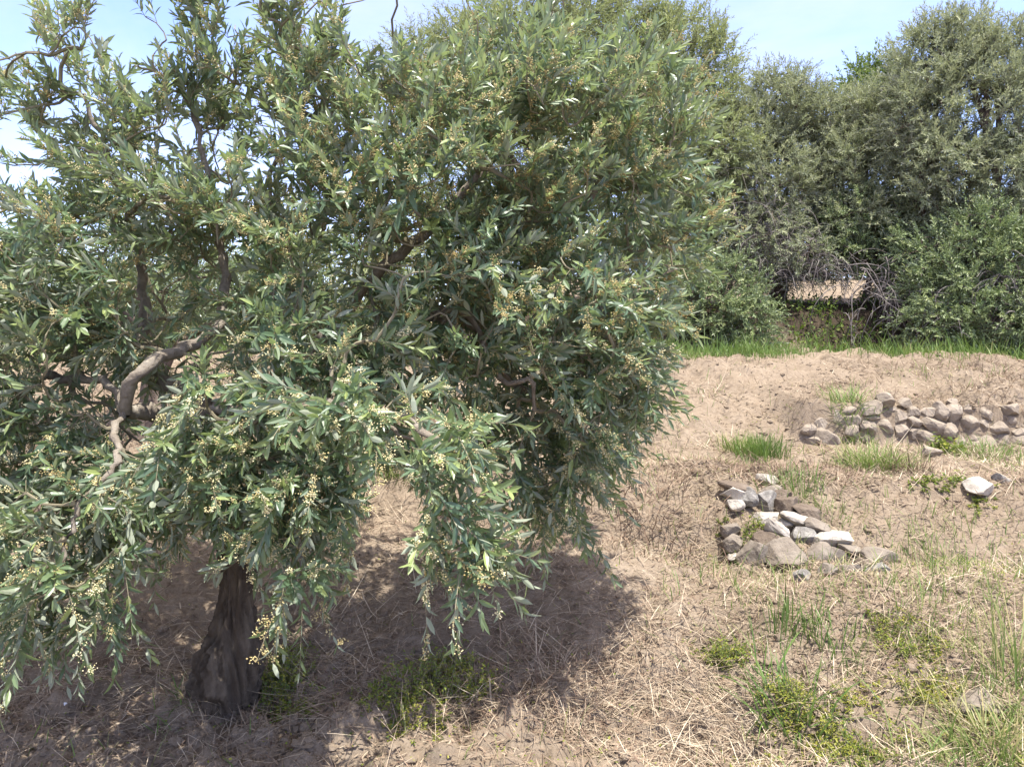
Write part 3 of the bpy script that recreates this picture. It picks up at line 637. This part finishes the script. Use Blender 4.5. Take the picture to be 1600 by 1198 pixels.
HG = 'stones of the tumbled heap'
heap = [  # X, Y, W, H in the enlarged view of the heap; material; roll; label
 (240, 380, 145, 95, 'white_stone', 0, 'pale stone just under the left end of the topmost brown slab'),
 (235, 468, 125, 80, 'white_stone', -.1, 'pale stone second from the top on the heap left edge'),
 (350, 425, 125, 120, 'grey_stone', .1, 'grey stone behind weeds between the pale left stones and the blocky grey stone'),
 (495, 470, 170, 145, 'grey_stone', .05, 'blocky mottled grey stone under the flat pale top stone'),
 (280, 325, 250, 70, 'brown_stone', -.2, 'long flat brown slab at the top left of the heap'),
 (525, 365, 165, 75, 'tan_stone', .1, 'flat tan stone resting on the blocky mottled grey stone'),
 (535, 285, 170, 80, 'white_stone', -.3, 'flat pale stone at the very top of the heap in dry grass'),
 (510, 602, 155, 100, 'white_stone', .05, 'off white wedge stone left of centre below the blocky grey stone'),
 (592, 712, 120, 215, 'white_stone', .6, 'tall tilted bright white stone in the middle of the heap'),
 (748, 602, 215, 95, 'white_stone', -.42, 'bright white slab tucked under the brown slab, right of centre'),
 (672, 495, 165, 135, 'brown_stone', .3, 'smooth chestnut brown stone in the upper right of the heap'),
 (850, 545, 235, 95, 'brown_stone', -.42, 'long brown slab slanting down the upper right side of the heap'),
 (920, 662, 160, 105, 'tan_stone', -.1, 'dull tan stone just above the large white stone on the right'),
 (790, 760, 150, 180, 'grey_stone', .2, 'upright pitted grey stone between the two largest white stones'),
 (1000, 755, 240, 130, 'white_stone', .15, 'large white stone with a pinkish side on the heap right'),
 (505, 820, 185, 160, 'brown_stone', -.4, 'reddish brown stone beneath the tall tilted white stone'),
 (410, 905, 215, 200, 'tan_stone', .2, 'big dusty brown stone at the lower left of the heap'),
 (650, 935, 255, 225, 'tan_stone', 0, 'biggest dusty stone, at the bottom centre of the heap'),
 (890, 912, 190, 170, 'tan_stone', .1, 'dusty block right of the biggest bottom stone'),
 (1045, 905, 150, 150, 'tan_stone', -.3, 'dusty stone directly below the large pinkish white stone'),
 (255, 908, 110, 58, 'white_stone', 0, 'small white chip lying at the lower left end of the heap'),
 (1170, 1022, 165, 110, 'tan_stone', .1, 'low tan stone at the foot of the heap on the right'),
 (1375, 905, 270, 110, 'tan_stone', -.05, 'wide flat tan stone at the far right end of the heap'),
 (1295, 990, 125, 120, 'brown_stone', .2, 'dark brown stone tucked under the wide flat right end stone'),
 (1420, 1012, 160, 90, 'grey_stone', 0, 'greyish stone below the wide flat right end stone'),
 (790, 1082, 135, 95, 'grey_stone', .1, 'small grey stone half sunk in straw below the biggest stone'),
 (1015, 1022, 145, 95, 'tan_stone', -.1, 'small dusty stone at the heap foot right of centre'),
 (625, 415, 130, 90, 'brown_stone', .1, 'brown stone peeping out above the smooth chestnut brown stone'),
 (215, 690, 125, 90, 'tan_stone', .3, 'earthy brown stone in weeds on the heap left side, the upper of two'),
 (245, 800, 140, 105, 'tan_stone', 0, 'earthy brown stone in weeds on the heap left side, the lower of two'),
 (655, 640, 105, 75, 'white_stone', .2, 'small cream stone wedged in the centre between the white stones'),
 (1210, 835, 170, 70, 'tan_stone', -.35, 'flat sloping tan stone leading to the right end of the heap'),
]
for k, (x, y, w, h, m, r, lab) in enumerate(heap):
    stone('stone', 1100 + x / 5.323, 700 + y / 5.323, w / 5.323, h / 5.323, m, lab, 100 + k, r, HG)

# dry stone wall
wall_list = [(145, 385, 110, 95), (245, 335, 85, 105), (345, 350, 145, 95), (360, 445, 115, 110), (500, 265, 145, 105), (615, 205, 125, 95), (505, 325, 135, 55), (475, 405, 115, 105), (600, 405, 115, 115), (710, 432, 100, 95),
  (695, 330, 125, 110), (895, 285, 135, 85), (825, 362, 105, 70), (1005, 295, 105, 145), (940, 392, 155, 115), (1095, 310, 125, 135), (900, 465, 165, 125), (1060, 430, 135, 110), (1195, 388, 128, 135), (1300, 385, 92, 72), (1330, 305, 105, 85),
  (1130, 520, 125, 115), (1290, 518, 165, 125), (1410, 410, 125, 120), (1440, 500, 125, 105), (1560, 372, 105, 85), (1190, 282, 65, 85), (1500, 275, 125, 95), (1555, 520, 125, 125), (790, 300, 90, 90), (640, 270, 75, 65), (800, 455, 105, 95),
  (350, 285, 110, 65), (1215, 485, 105, 105), (1500, 350, 75, 65), (1560, 445, 110, 80), (1085, 222, 70, 50), (760, 230, 90, 70), (440, 480, 110, 80), (1660, 400, 130, 110), (1680, 510, 150, 120), (1660, 300, 120, 90), (1780, 450, 130, 130), (1800, 340, 130, 110)]
wo = np.array([3.7, 7.02, float(H(3.7, 6.9))])
wr = empty('dry_stone_wall', tuple(wo), 'low dry stone retaining wall of rounded tan stones below the grass strip', 'wall')
for k, (x, y, w, h) in enumerate(wall_list):
    dd = 7.05 + (450 - y) / 4.571 * .0016 + random.uniform(-.03, .03)
    stone('stone', 1250 + x / 4.571, 580 + y / 4.571, w / 4.571 * 1.04, h / 4.571 * 1.04, 'wall_stone', None, 300 + k, random.uniform(-.2, .2), parent=wr, d=dd, depth=1.1, angular=.70, o=wo, grow_=1.17)
LS = 'loose stones on the slope'
for k, (u, v, w, h, m, lab) in enumerate([
    (1528, 766, 34, 24, 'white_stone', 'lone white stone lying on bare soil below the right end of the wall'),
    (1566, 754, 26, 18, 'grey_stone', 'grey stone half sunk in grass right of the lone white stone'),
    (1290, 692, 27, 26, 'wall_stone', 'round tan stone lying at the left foot of the wall'),
    (1270, 690, 18, 12, 'wall_stone', 'small tan stone left of the round one at the wall foot'),
    (1454, 709, 24, 16, 'wall_stone', 'flat tan stone fallen in front of the wall near its green weed'),
    (1262, 672, 18, 14, 'wall_stone', 'small stone on the slope just beyond the left end of the wall'),
    (1520, 1105, 60, 34, 'tan_stone', 'flat dusty stone bedded in straw at the lower right'),
    (1150, 870, 16, 9, 'white_stone', 'tiny white chip left of the heap in the straw')]):
    stone('stone', u, v, w, h, m, lab, 500 + k, 0, LS, push=.15)

# small white scrap
c = G(102, 1107); w_, h_ = .008, .028
pv = np.array([[-w_, 0, 0], [w_, 0, 0], [w_ * .9, .004, h_ * .5], [-w_ * .9, .004, h_ * .5], [w_ * .7, .001, h_], [-w_ * .8, .002, h_]])
pv = np.concatenate([pv, pv + [0, .003, 0]])
tag(mesh_np('plastic_scrap', pv + c - [0, 0, .004], [np.array([[0, 1, 2, 3], [3, 2, 4, 5], [7, 6, 9, 8], [8, 9, 11, 10], [5, 4, 10, 11], [1, 7, 8, 2], [2, 8, 10, 4], [0, 3, 9, 6], [3, 5, 11, 9]])], M['plastic'], origin=c), 'small white plastic scrap standing in the shaded soil left of the trunk', 'litter')

# ------------------------------------------------------------------ grass, straw and weeds
def blades(base, az, lean, L, W, bend, var):
    """curved tapering blades: base point, heading, lean from the vertical, length, width"""
    N = len(base); u = np.array([0, .35, .7, 1.0])
    hd = np.stack([np.cos(az), np.sin(az), np.zeros(N)], -1); sd = np.stack([-np.sin(az), np.cos(az), np.zeros(N)], -1)
    tw = rng.uniform(-1, 1, N); sd = norm(sd + hd * tw[:, None])
    ang = lean[:, None] + bend[:, None] * u[None]
    st = np.zeros((N, 4, 3)); p = base.copy(); st[:, 0] = p
    for k in range(1, 4):
        a = (ang[:, k] + ang[:, k - 1]) / 2; l = L * (u[k] - u[k - 1])
        p = p + hd * (np.sin(a) * l)[:, None] + np.array([0, 0, 1.]) * (np.cos(a) * l)[:, None]; st[:, k] = p
    wd = np.array([.8, 1, .7])
    V = np.zeros((N, 7, 3))
    for k in range(3):
        V[:, 2 * k] = st[:, k] + sd * (W * wd[k] / 2)[:, None]; V[:, 2 * k + 1] = st[:, k] - sd * (W * wd[k] / 2)[:, None]
    V[:, 6] = st[:, 3]
    off = np.arange(N)[:, None, None] * 7
    return V.reshape(-1, 3), [(np.array([[0, 1, 3, 2], [2, 3, 5, 4]])[None] + off).reshape(-1, 4), (np.array([[4, 5, 6]])[None] + off).reshape(-1, 3)], np.repeat(var, 7)

def scatter(n, y0, y1, dens=None, pw=1.6, side=.80):
    """points on the ground, thinning out with distance"""
    out = np.zeros((0, 3))
    while len(out) < n:
        t = rng.random(n * 2); y = (y0 ** (1 - pw) + t * (y1 ** (1 - pw) - y0 ** (1 - pw))) ** (1 / (1 - pw))
        x = rng.uniform(-1, 1, n * 2) * (side * y + .3)
        if dens is not None:
            k = rng.random(n * 2) < dens(x, y); x, y = x[k], y[k]
        out = np.concatenate([out, np.stack([x, y, H(x, y)], -1)])
    return out[:n]

def straw_dens(x, y):
    a = sstep(-.16, .22, noise2(x * 1.6, y * 1.6, 51)) * .75 + .1
    a = np.where(x > .5, np.maximum(a, .75 * sstep(-.15, .15, noise2(x * 2.2, y * 2.2, 52)) * sstep(.5, 1.2, x)), a)
    bank = sstep(2.9, 3.3, y) * (1 - sstep(3.7, 4.0, y)) + sstep(4.2, 4.4, y) * (1 - sstep(4.9, 5.1, y))
    return np.clip(a + .5 * bank, 0, 1)
p = scatter(60000, 2.0, 9.4, straw_dens, 2.0); n = len(p)
L = rng.gamma(4, .022, n) + .02
V, fs, va = blades(p + [0, 0, .004], rng.uniform(0, 6.28, n), rng.normal(1.42, .16, n), L, rng.uniform(.0014, .0034, n) * (1 + .12 * (p[:, 1] - 2)), rng.normal(.1, .35, n), np.clip(rng.normal(.52, .22, n) + .3 * noise2(p[:, 0] * 2, p[:, 1] * 2, 53) + .08 * sstep(0, 1, p[:, 0]), 0, 1))
tag(mesh_np('straw', V, fs, M['straw'], None, va), kind='stuff', label='pale dry straw and cut grass strewn over the soil')
p = scatter(3600, 2.0, 9.0, lambda x, y: straw_dens(x, y) ** 2, 1.8); n = len(p)
V, fs, va = blades(p + [0, 0, .006], 14 * noise2(p[:, 0] * 1.2, p[:, 1] * 1.2, 58) + rng.normal(0, .6, n), rng.normal(1.3, .2, n), rng.gamma(5, .035, n) + .05, rng.uniform(.0014, .003, n) * (1 + .1 * (p[:, 1] - 2)), rng.normal(.4, .45, n), np.clip(rng.normal(.8, .2, n), 0, 1))
tag(mesh_np('dead_grass', V, fs, M['straw'], None, va), kind='stuff', label='long bleached grass stalks lying across the slope')
p = scatter(46000, 4.8, 9.6, lambda x, y: np.clip(.4 + 1.9 * noise2(x * 1.5, y * 1.5, 57), .04, 1), .99, .75); n = len(p)
V, fs, va = blades(p + [0, 0, .006], rng.uniform(0, 6.28, n), rng.normal(1.38, .2, n), rng.gamma(4, .022, n) + .02, rng.uniform(.003, .006, n), rng.normal(.15, .4, n), np.clip(rng.normal(.42, .25, n) + .9 * noise2(p[:, 0] * 1.1, p[:, 1] * 1.1, 59), 0, 1))
tag(mesh_np('dry_grass', V, fs, M['straw'], None, va), kind='stuff', label='dry cut grass on the upper slope')
# short broken chaff and dry leaves
p = scatter(45000, 2.0, 9.2, lambda x, y: np.clip(straw_dens(x, y) + .25, 0, 1), 2.0); n = len(p)
V, fs, va = blades(p + [0, 0, .006], rng.uniform(0, 6.28, n), rng.normal(1.25, .3, n), rng.uniform(.012, .045, n), rng.uniform(.002, .007, n), rng.normal(.2, .5, n), np.clip(rng.normal(.38, .2, n), 0, 1))
tag(mesh_np('dry_leaves', V, fs, M['straw'], None, va), kind='stuff', label='short brown chaff and dry leaves scattered on the soil')

# clods of soil
ov, of = ico(2)
p = scatter(24000, 2.0, 9.5, lambda x, y: np.clip(.35 + 1.6 * noise2(x * 1.8, y * 1.8, 85), .05, 1), 1.35); n = len(p)
r = np.minimum(rng.gamma(1.5, .005, n) + .002, .045) * np.interp(p[:, 1], [2, 8], [.9, 1.1])
V = p[:, None] + (ov[None] * (1 + rng.normal(0, .16, (n, len(ov), 1)))) * (r[:, None] * rng.uniform(.6, 1.2, (n, 3)) * [1, 1, .6])[:, None]
tag(mesh_np('soil_clods', V.reshape(-1, 3), [(of[None] + np.arange(n)[:, None, None] * len(ov)).reshape(-1, 3)], M['soil'], smooth=False), kind='stuff', label='crumbled clods of dry tan soil')

# green strip at the foot of the bank
def strip_dens(x, y):
    return sstep(9.0, 9.7, y + 1.3 * noise2(x * 1.6, y * .9, 61)) * (1 - .7 * sstep(11.2, 11.9, y)) * np.clip(.45 + 1.7 * noise2(x * 1.3, y * 1.3, 62), .05, 1)
p = scatter(21000, 8.7, 12.3, strip_dens, 1.01); n = len(p)
V, fs, va = blades(p - [0, 0, .01], rng.uniform(0, 6.28, n), np.abs(rng.normal(.2, .25, n)), rng.gamma(4, .036, n) + .03, rng.uniform(.005, .010, n), rng.normal(.6, .4, n), np.clip(rng.normal(.42, .2, n) + .25 * (1 - sstep(9.2, 9.9, p[:, 1])), 0, 1))
tag(mesh_np('grass', V, fs, M['grass'], None, va), kind='stuff', label='bright green grass strip under the bushes')
# ivy and herbs on the shaded bank
p = scatter(6500, 11.2, 12.6, lambda x, y: np.clip(.4 + 1.5 * noise2(x * 1.5, y * 2, 64), .02, 1), 1.01); n = len(p)
V, fs, va = leaf_mesh(p + rng.uniform(0, .16, (n, 1)) * [0, -.5, 1], norm(rng.normal(size=(n, 3)) + [0, -.6, .2]), norm(rng.normal(size=(n, 3)) * .5 + [0, -.6, .8]), rng.uniform(.04, .09, n), rng.uniform(.025, .05, n), False, np.clip(rng.normal(.15, .22, n), 0, 1))  # leaf tones darkened to paint in the bank's shade
tag(mesh_np('ground_cover', V, fs, M['weed'], None, va), kind='stuff', label='leafy ground cover creeping over the shaded bank')
p = scatter(9000, 11.0, 13.4, None, 1.01); n = len(p)  # dark leaves added over the bank, their colour standing in for shade
V, fs, va = leaf_mesh(p + [0, 0, .01], norm(rng.normal(size=(n, 3)) * [1, 1, .4]), norm(rng.normal(size=(n, 3)) * .4 + [0, -.3, 1]), rng.uniform(.04, .08, n), rng.uniform(.012, .03, n), False, np.clip(rng.normal(.05, .1, n), 0, 1))
tag(mesh_np('bank_shade_leaves', V, fs, M['straw'], None, va), kind='stuff', label='dark brown leaves added to deepen the shade on the bank')
# sparse green blades and seedlings across the slope
def thin_dens(x, y):
    right = sstep(.5, 1.6, x) * (.55 * sstep(.0, .25, noise2(x * 1.4, y * 1.4, 71)) + .04) + .012
    low = sstep(.9, 1.5, x) * (1 - sstep(3.3, 3.8, y)) * (.08 + .5 * sstep(-.1, .2, noise2(x * 3, y * 3, 72)))
    return np.clip(right + low, 0, 1)
p = scatter(8000, 2.1, 9.2, thin_dens, 1.8); n = len(p)
V, fs, va = blades(p - [0, 0, .004], rng.uniform(0, 6.28, n), np.abs(rng.normal(.35, .35, n)), rng.gamma(3.5, .02, n) + .02, rng.uniform(.0022, .0045, n) * (1 + .1 * (p[:, 1] - 2)), rng.normal(.6, .5, n), np.clip(rng.normal(.74, .22, n), 0, 1))
tag(mesh_np('sparse_grass', V, fs, M['grass'], None, va), kind='stuff', label='thin green and fading grass blades scattered over the slope')
def herb_dens(x, y):
    low = sstep(.9, 1.4, x) * (1 - sstep(3.1, 3.6, y)) * sstep(.0, .2, noise2(x * 3.5, y * 3.5, 75))
    return np.clip(low + .10 * sstep(.12, .3, noise2(x * 2, y * 2, 76)) * sstep(.8, 1.8, x) + .004, 0, 1)
p = scatter(15000, 2.1, 7.5, herb_dens, 1.8); n = len(p)
V, fs, va = leaf_mesh(p + rng.uniform(.002, .05, (n, 1)) * [0, 0, 1], norm(rng.normal(size=(n, 3)) * [1, 1, .4] + [0, 0, .2]), norm(rng.normal(size=(n, 3)) * .5 + [0, 0, 1]), rng.uniform(.007, .016, n), rng.uniform(.005, .010, n), False, np.clip(rng.normal(.62, .22, n), 0, 1))
tag(mesh_np('low_weeds', V, fs, M['weed'], None, va), kind='stuff', label='tiny leaved yellow green weeds over the lower right bank')

# individual tufts and weeds
def tuft(name, label, cat, u, v, spread_px, h_px, n, mat, varm, lean=.35, bend=.7, w=.004, group=None):
    c = G(u, v); d = c[1]; s = spread_px * d / F; h = h_px * d / F
    q = rng.normal(size=(n, 2)) * s * .5; x = c[0] + q[:, 0]; y = c[1] + q[:, 1]
    b = np.stack([x, y, H(x, y) - .005], -1)
    az = np.arctan2(q[:, 1], q[:, 0]) + rng.normal(0, .9, n)
    V, fs, va = blades(b, az, np.abs(rng.normal(lean, lean * .6, n)), h * rng.uniform(.5, 1.25, n), w * rng.uniform(.7, 1.3, n), rng.normal(bend, .4, n), np.clip(rng.normal(varm, .2, n), 0, 1))
    return tag(mesh_np(name, V, fs, M[mat], None, va, origin=c), label, cat, group)
def weed(name, label, cat, u, v, spread_px, h_px, n, leaf, varm, group=None, mat='weed'):
    c = G(u, v); d = c[1]; s = spread_px * d / F; h = h_px * d / F
    cl_ = rng.normal(size=(9, 2)) * s * .7; cl_[0] = 0
    q = cl_[rng.integers(0, 9, n)] + rng.normal(size=(n, 2)) * s * .32; x = c[0] + q[:, 0]; y = c[1] + q[:, 1] * .8
    hh = h * np.exp(-(q ** 2).sum(1) / (s * s * 2)) * rng.uniform(.25, 1.0, n) + .008
    b = np.stack([x, y, H(x, y)], -1); tip = b + np.stack([rng.normal(0, .3, n) * hh, rng.normal(0, .3, n) * hh, hh * rng.uniform(.4, 1.1, n)], -1)
    Vs, Qs = stems_mesh(np.stack([b, (b + tip) / 2 + rng.normal(0, .004, (n, 3)), tip], 1), .0008, 3, 1)
    k = 9; t = rng.random((n, k)); pos = (b[:, None] + (tip - b)[:, None] * t[..., None]).reshape(-1, 3); N = len(pos)
    V, fs, va = leaf_mesh(pos, norm(rng.normal(size=(N, 3)) * [1, 1, .5] + [0, 0, .3]), norm(rng.normal(size=(N, 3)) * .5 + [0, 0, 1]), leaf * rng.uniform(.6, 1.4, N), leaf * .55 * rng.uniform(.7, 1.2, N), False, np.clip(rng.normal(varm + .2, .2, N) + .5 * noise2(pos[:, 0] * 9, pos[:, 1] * 9, 95), 0, 1))
    o = joined(name, [(V - c, fs, M[mat], va), (Vs - c, [Qs], M['twig'], None)], None)
    o.location = c
    return tag(o, label, cat, group)
TG, WG = 'grass tufts on the slope', 'leafy weeds on the soil'
tuft('grass_tuft', 'bright green grass tuft on bare soil up the slope, above the stone heap', 'grass tuft', 1194, 712, 34, 42, 260, 'grass', .35, .2, .4, .006, TG)
tuft('grass_tuft', 'yellowing grass tuft just left of the bright green tuft up the slope', 'grass tuft', 1160, 708, 30, 34, 200, 'grass', .8, .25, .5, .006, TG)
tuft('grass_tuft', 'wide bushy grey green tuft in front of the left half of the wall', 'grass tuft', 1370, 728, 55, 48, 520, 'grass', .75, .5, .8, .005, TG)
tuft('grass_tuft', 'grey dead tuft beside the bushy one before the wall', 'grass tuft', 1415, 732, 55, 40, 420, 'straw', .5, .7, .8, .005, TG)
tuft('grass_tuft', 'shaggy grass tuft sitting on top of the left end of the wall', 'grass tuft', 1330, 640, 36, 40, 320, 'grass', .65, .6, 1.0, .006, TG)
weed('weed', 'bright green leafy weed growing at the foot of the wall', 'weed', 1473, 706, 16, 34, 60, .045, .4, WG)
tuft('grass_tuft', 'long loose grass under the right half of the wall', 'grass tuft', 1540, 712, 70, 36, 320, 'grass', .6, .5, .9, .005, TG)
weed('weed', 'spreading green weed beside the lone white stone', 'weed', 1490, 752, 40, 14, 130, .022, .4, WG)
tuft('grass_tuft', 'yellow green tuft seen under the crown, on the bank face', 'grass tuft', 620, 722, 46, 60, 260, 'grass', .6, .4, .8, .005, TG)
tuft('grass_tuft', 'fresh grass growing behind the top of the stone heap', 'grass tuft', 1245, 770, 44, 40, 150, 'grass', .45, .25, .5, .004, TG)
tuft('grass_tuft', 'thin grass right of the slanting brown slab', 'grass tuft', 1290, 800, 40, 26, 90, 'grass', .55, .3, .6, .004, TG)
weed('weed', 'green weed sprouting among the left stones of the heap', 'weed', 1168, 838, 24, 40, 90, .018, .35, WG)
weed('weed', 'broad bright green weed mat under the hanging branch', 'weed', 700, 1085, 80, 60, 620, .014, .5, WG)
weed('weed', 'dark green weed patch touching the right side of the trunk', 'weed', 440, 1075, 48, 62, 420, .015, .3, WG)
tuft('grass_tuft', 'few grass blades at the left foot of the trunk', 'grass tuft', 300, 1092, 44, 40, 50, 'grass', .35, .6, .8, .005, TG)
tuft('grass_tuft', 'tall upright green blades on the lip of the lower bank', 'grass tuft', 1226, 985, 34, 66, 44, 'grass', .3, .16, .35, .006, TG)
tuft('grass_tuft', 'slender blades right of the tall upright ones on the bank lip', 'grass tuft', 1270, 992, 24, 50, 24, 'grass', .4, .2, .5, .005, TG)
tuft('grass_tuft', 'loose leaning grass farther right along the bank lip', 'grass tuft', 1306, 1020, 46, 70, 40, 'grass', .45, .3, .6, .005, TG)
tuft('grass_tuft', 'big green clump with arching blades midway down the lower bank', 'grass tuft', 1222, 1125, 60, 105, 60, 'grass', .3, .4, .7, .007, TG)
tuft('grass_tuft', 'bleached clump with hanging dry blades on the lower bank', 'grass tuft', 1310, 1075, 110, 56, 170, 'straw', .72, .7, 1.0, .003, TG)
weed('weed', 'small dark leaved weed at the left end of the lower bank lip', 'weed', 1135, 1028, 44, 34, 200, .014, .35, WG)
weed('weed', 'yellow green weed beneath the tall upright blades', 'weed', 1235, 1105, 60, 40, 300, .013, .6, WG)
weed('weed', 'yellow green weed patch right of the bleached clump', 'weed', 1390, 1010, 50, 34, 260, .013, .55, WG)
weed('weed', 'weed patch on the lower bank around the flat dusty stone', 'weed', 1440, 1095, 60, 34, 300, .013, .65, WG)
weed('weed', 'lowest weed patch at the bottom edge below the big clump', 'weed', 1320, 1165, 70, 34, 320, .013, .6, WG)
tuft('grass_tuft', 'tall pale seeding grass rising by the right edge', 'grass tuft', 1582, 1060, 50, 130, 70, 'grass', .85, .25, .5, .005, TG)
tuft('grass_tuft', 'dense straw coloured grass in the lower right corner', 'grass tuft', 1560, 1170, 90, 90, 420, 'grass', .9, .6, .8, .005, TG)
tuft('grass_tuft', 'reddish dry tuft drooping over the bank left of the heap', 'grass tuft', 1010, 800, 100, 60, 500, 'straw', .3, .8, 1.2, .005, TG)
tuft('grass_tuft', 'dry matted tuft under the crown right of the hanging branch', 'grass tuft', 860, 1060, 110, 60, 420, 'straw', .35, 1.0, .8, .004, TG)
tuft('grass_tuft', 'green tuft on flat soil right of the heap', 'grass tuft', 1465, 880, 50, 36, 110, 'grass', .6, .4, .7, .004, TG)

# ------------------------------------------------------------------ light, sky, camera
W = bpy.data.worlds.new('World'); SC.world = W; W.use_nodes = True
nt = W.node_tree; bg = nt.nodes['Background']
sky = nt.nodes.new('ShaderNodeTexSky'); sky.sky_type = 'NISHITA'; sky.sun_disc = False
sky.sun_elevation = math.radians(SUN_EL); sky.sun_rotation = math.radians(SUN_AZ)
sky.air_density = 1.0; sky.dust_density = .3; sky.ozone_density = 4.0
tc = nt.nodes.new('ShaderNodeTexCoord'); mp = nt.nodes.new('ShaderNodeMapping'); mp.inputs['Scale'].default_value = (1, 1, 2.2)
nt.links.new(tc.outputs['Generated'], mp.inputs[0])
cl = ramp(nt, [(.40, (0, 0, 0)), (.75, (.45, .45, .45))], noise_n(nt, 2.2, 7, .6, mp.outputs[0], .4))
mix = mixc(nt, sky.outputs[0], (2.9, 3.3, 3.9), cl)
mix = mixc(nt, mix, (1.06, .91, 1.05), 1.0, 'MULTIPLY')
sx = nt.nodes.new('ShaderNodeSeparateXYZ'); nt.links.new(tc.outputs['Generated'], sx.inputs[0])
hz = nt.nodes.new('ShaderNodeMapRange'); hz.inputs[1].default_value = .42; hz.inputs[2].default_value = .8; hz.inputs[4].default_value = .85
nt.links.new(sx.outputs[2], hz.inputs[0])
mix = mixc(nt, mix, (4.3, 3.85, 3.5), hz.outputs[0])          # warm white added to the unseen zenith as neutral fill light
nt.links.new(mix, bg.inputs[0]); bg.inputs[1].default_value = .15
sun = bpy.data.lights.new('Sun', 'SUN'); sun.energy = 3.8; sun.angle = math.radians(.53); sun.color = (1, .955, .88)
so = bpy.data.objects.new('Sun', sun); COL.objects.link(so)
az, el = math.radians(SUN_AZ), math.radians(SUN_EL)
sd = Vector((math.sin(az) * math.cos(el), math.cos(az) * math.cos(el), math.sin(el)))
so.rotation_euler = sd.to_track_quat('Z', 'Y').to_euler()
cam = bpy.data.cameras.new('Camera'); cam.sensor_width = 36; cam.lens = 36 * F / 1600; cam.clip_end = 1500; cam.clip_start = .05
co = bpy.data.objects.new('Camera', cam); COL.objects.link(co)
co.location = CAM; co.rotation_euler = (math.pi / 2 - PITCH, 0, 0); SC.camera = co
vs = SC.view_settings; vs.view_transform = 'Standard'; vs.look = 'None'; vs.exposure = 1.55; vs.gamma = 1
cy = SC.cycles
cy.max_bounces = 8; cy.diffuse_bounces = 5; cy.glossy_bounces = 2; cy.transmission_bounces = 4; cy.transparent_max_bounces = 4
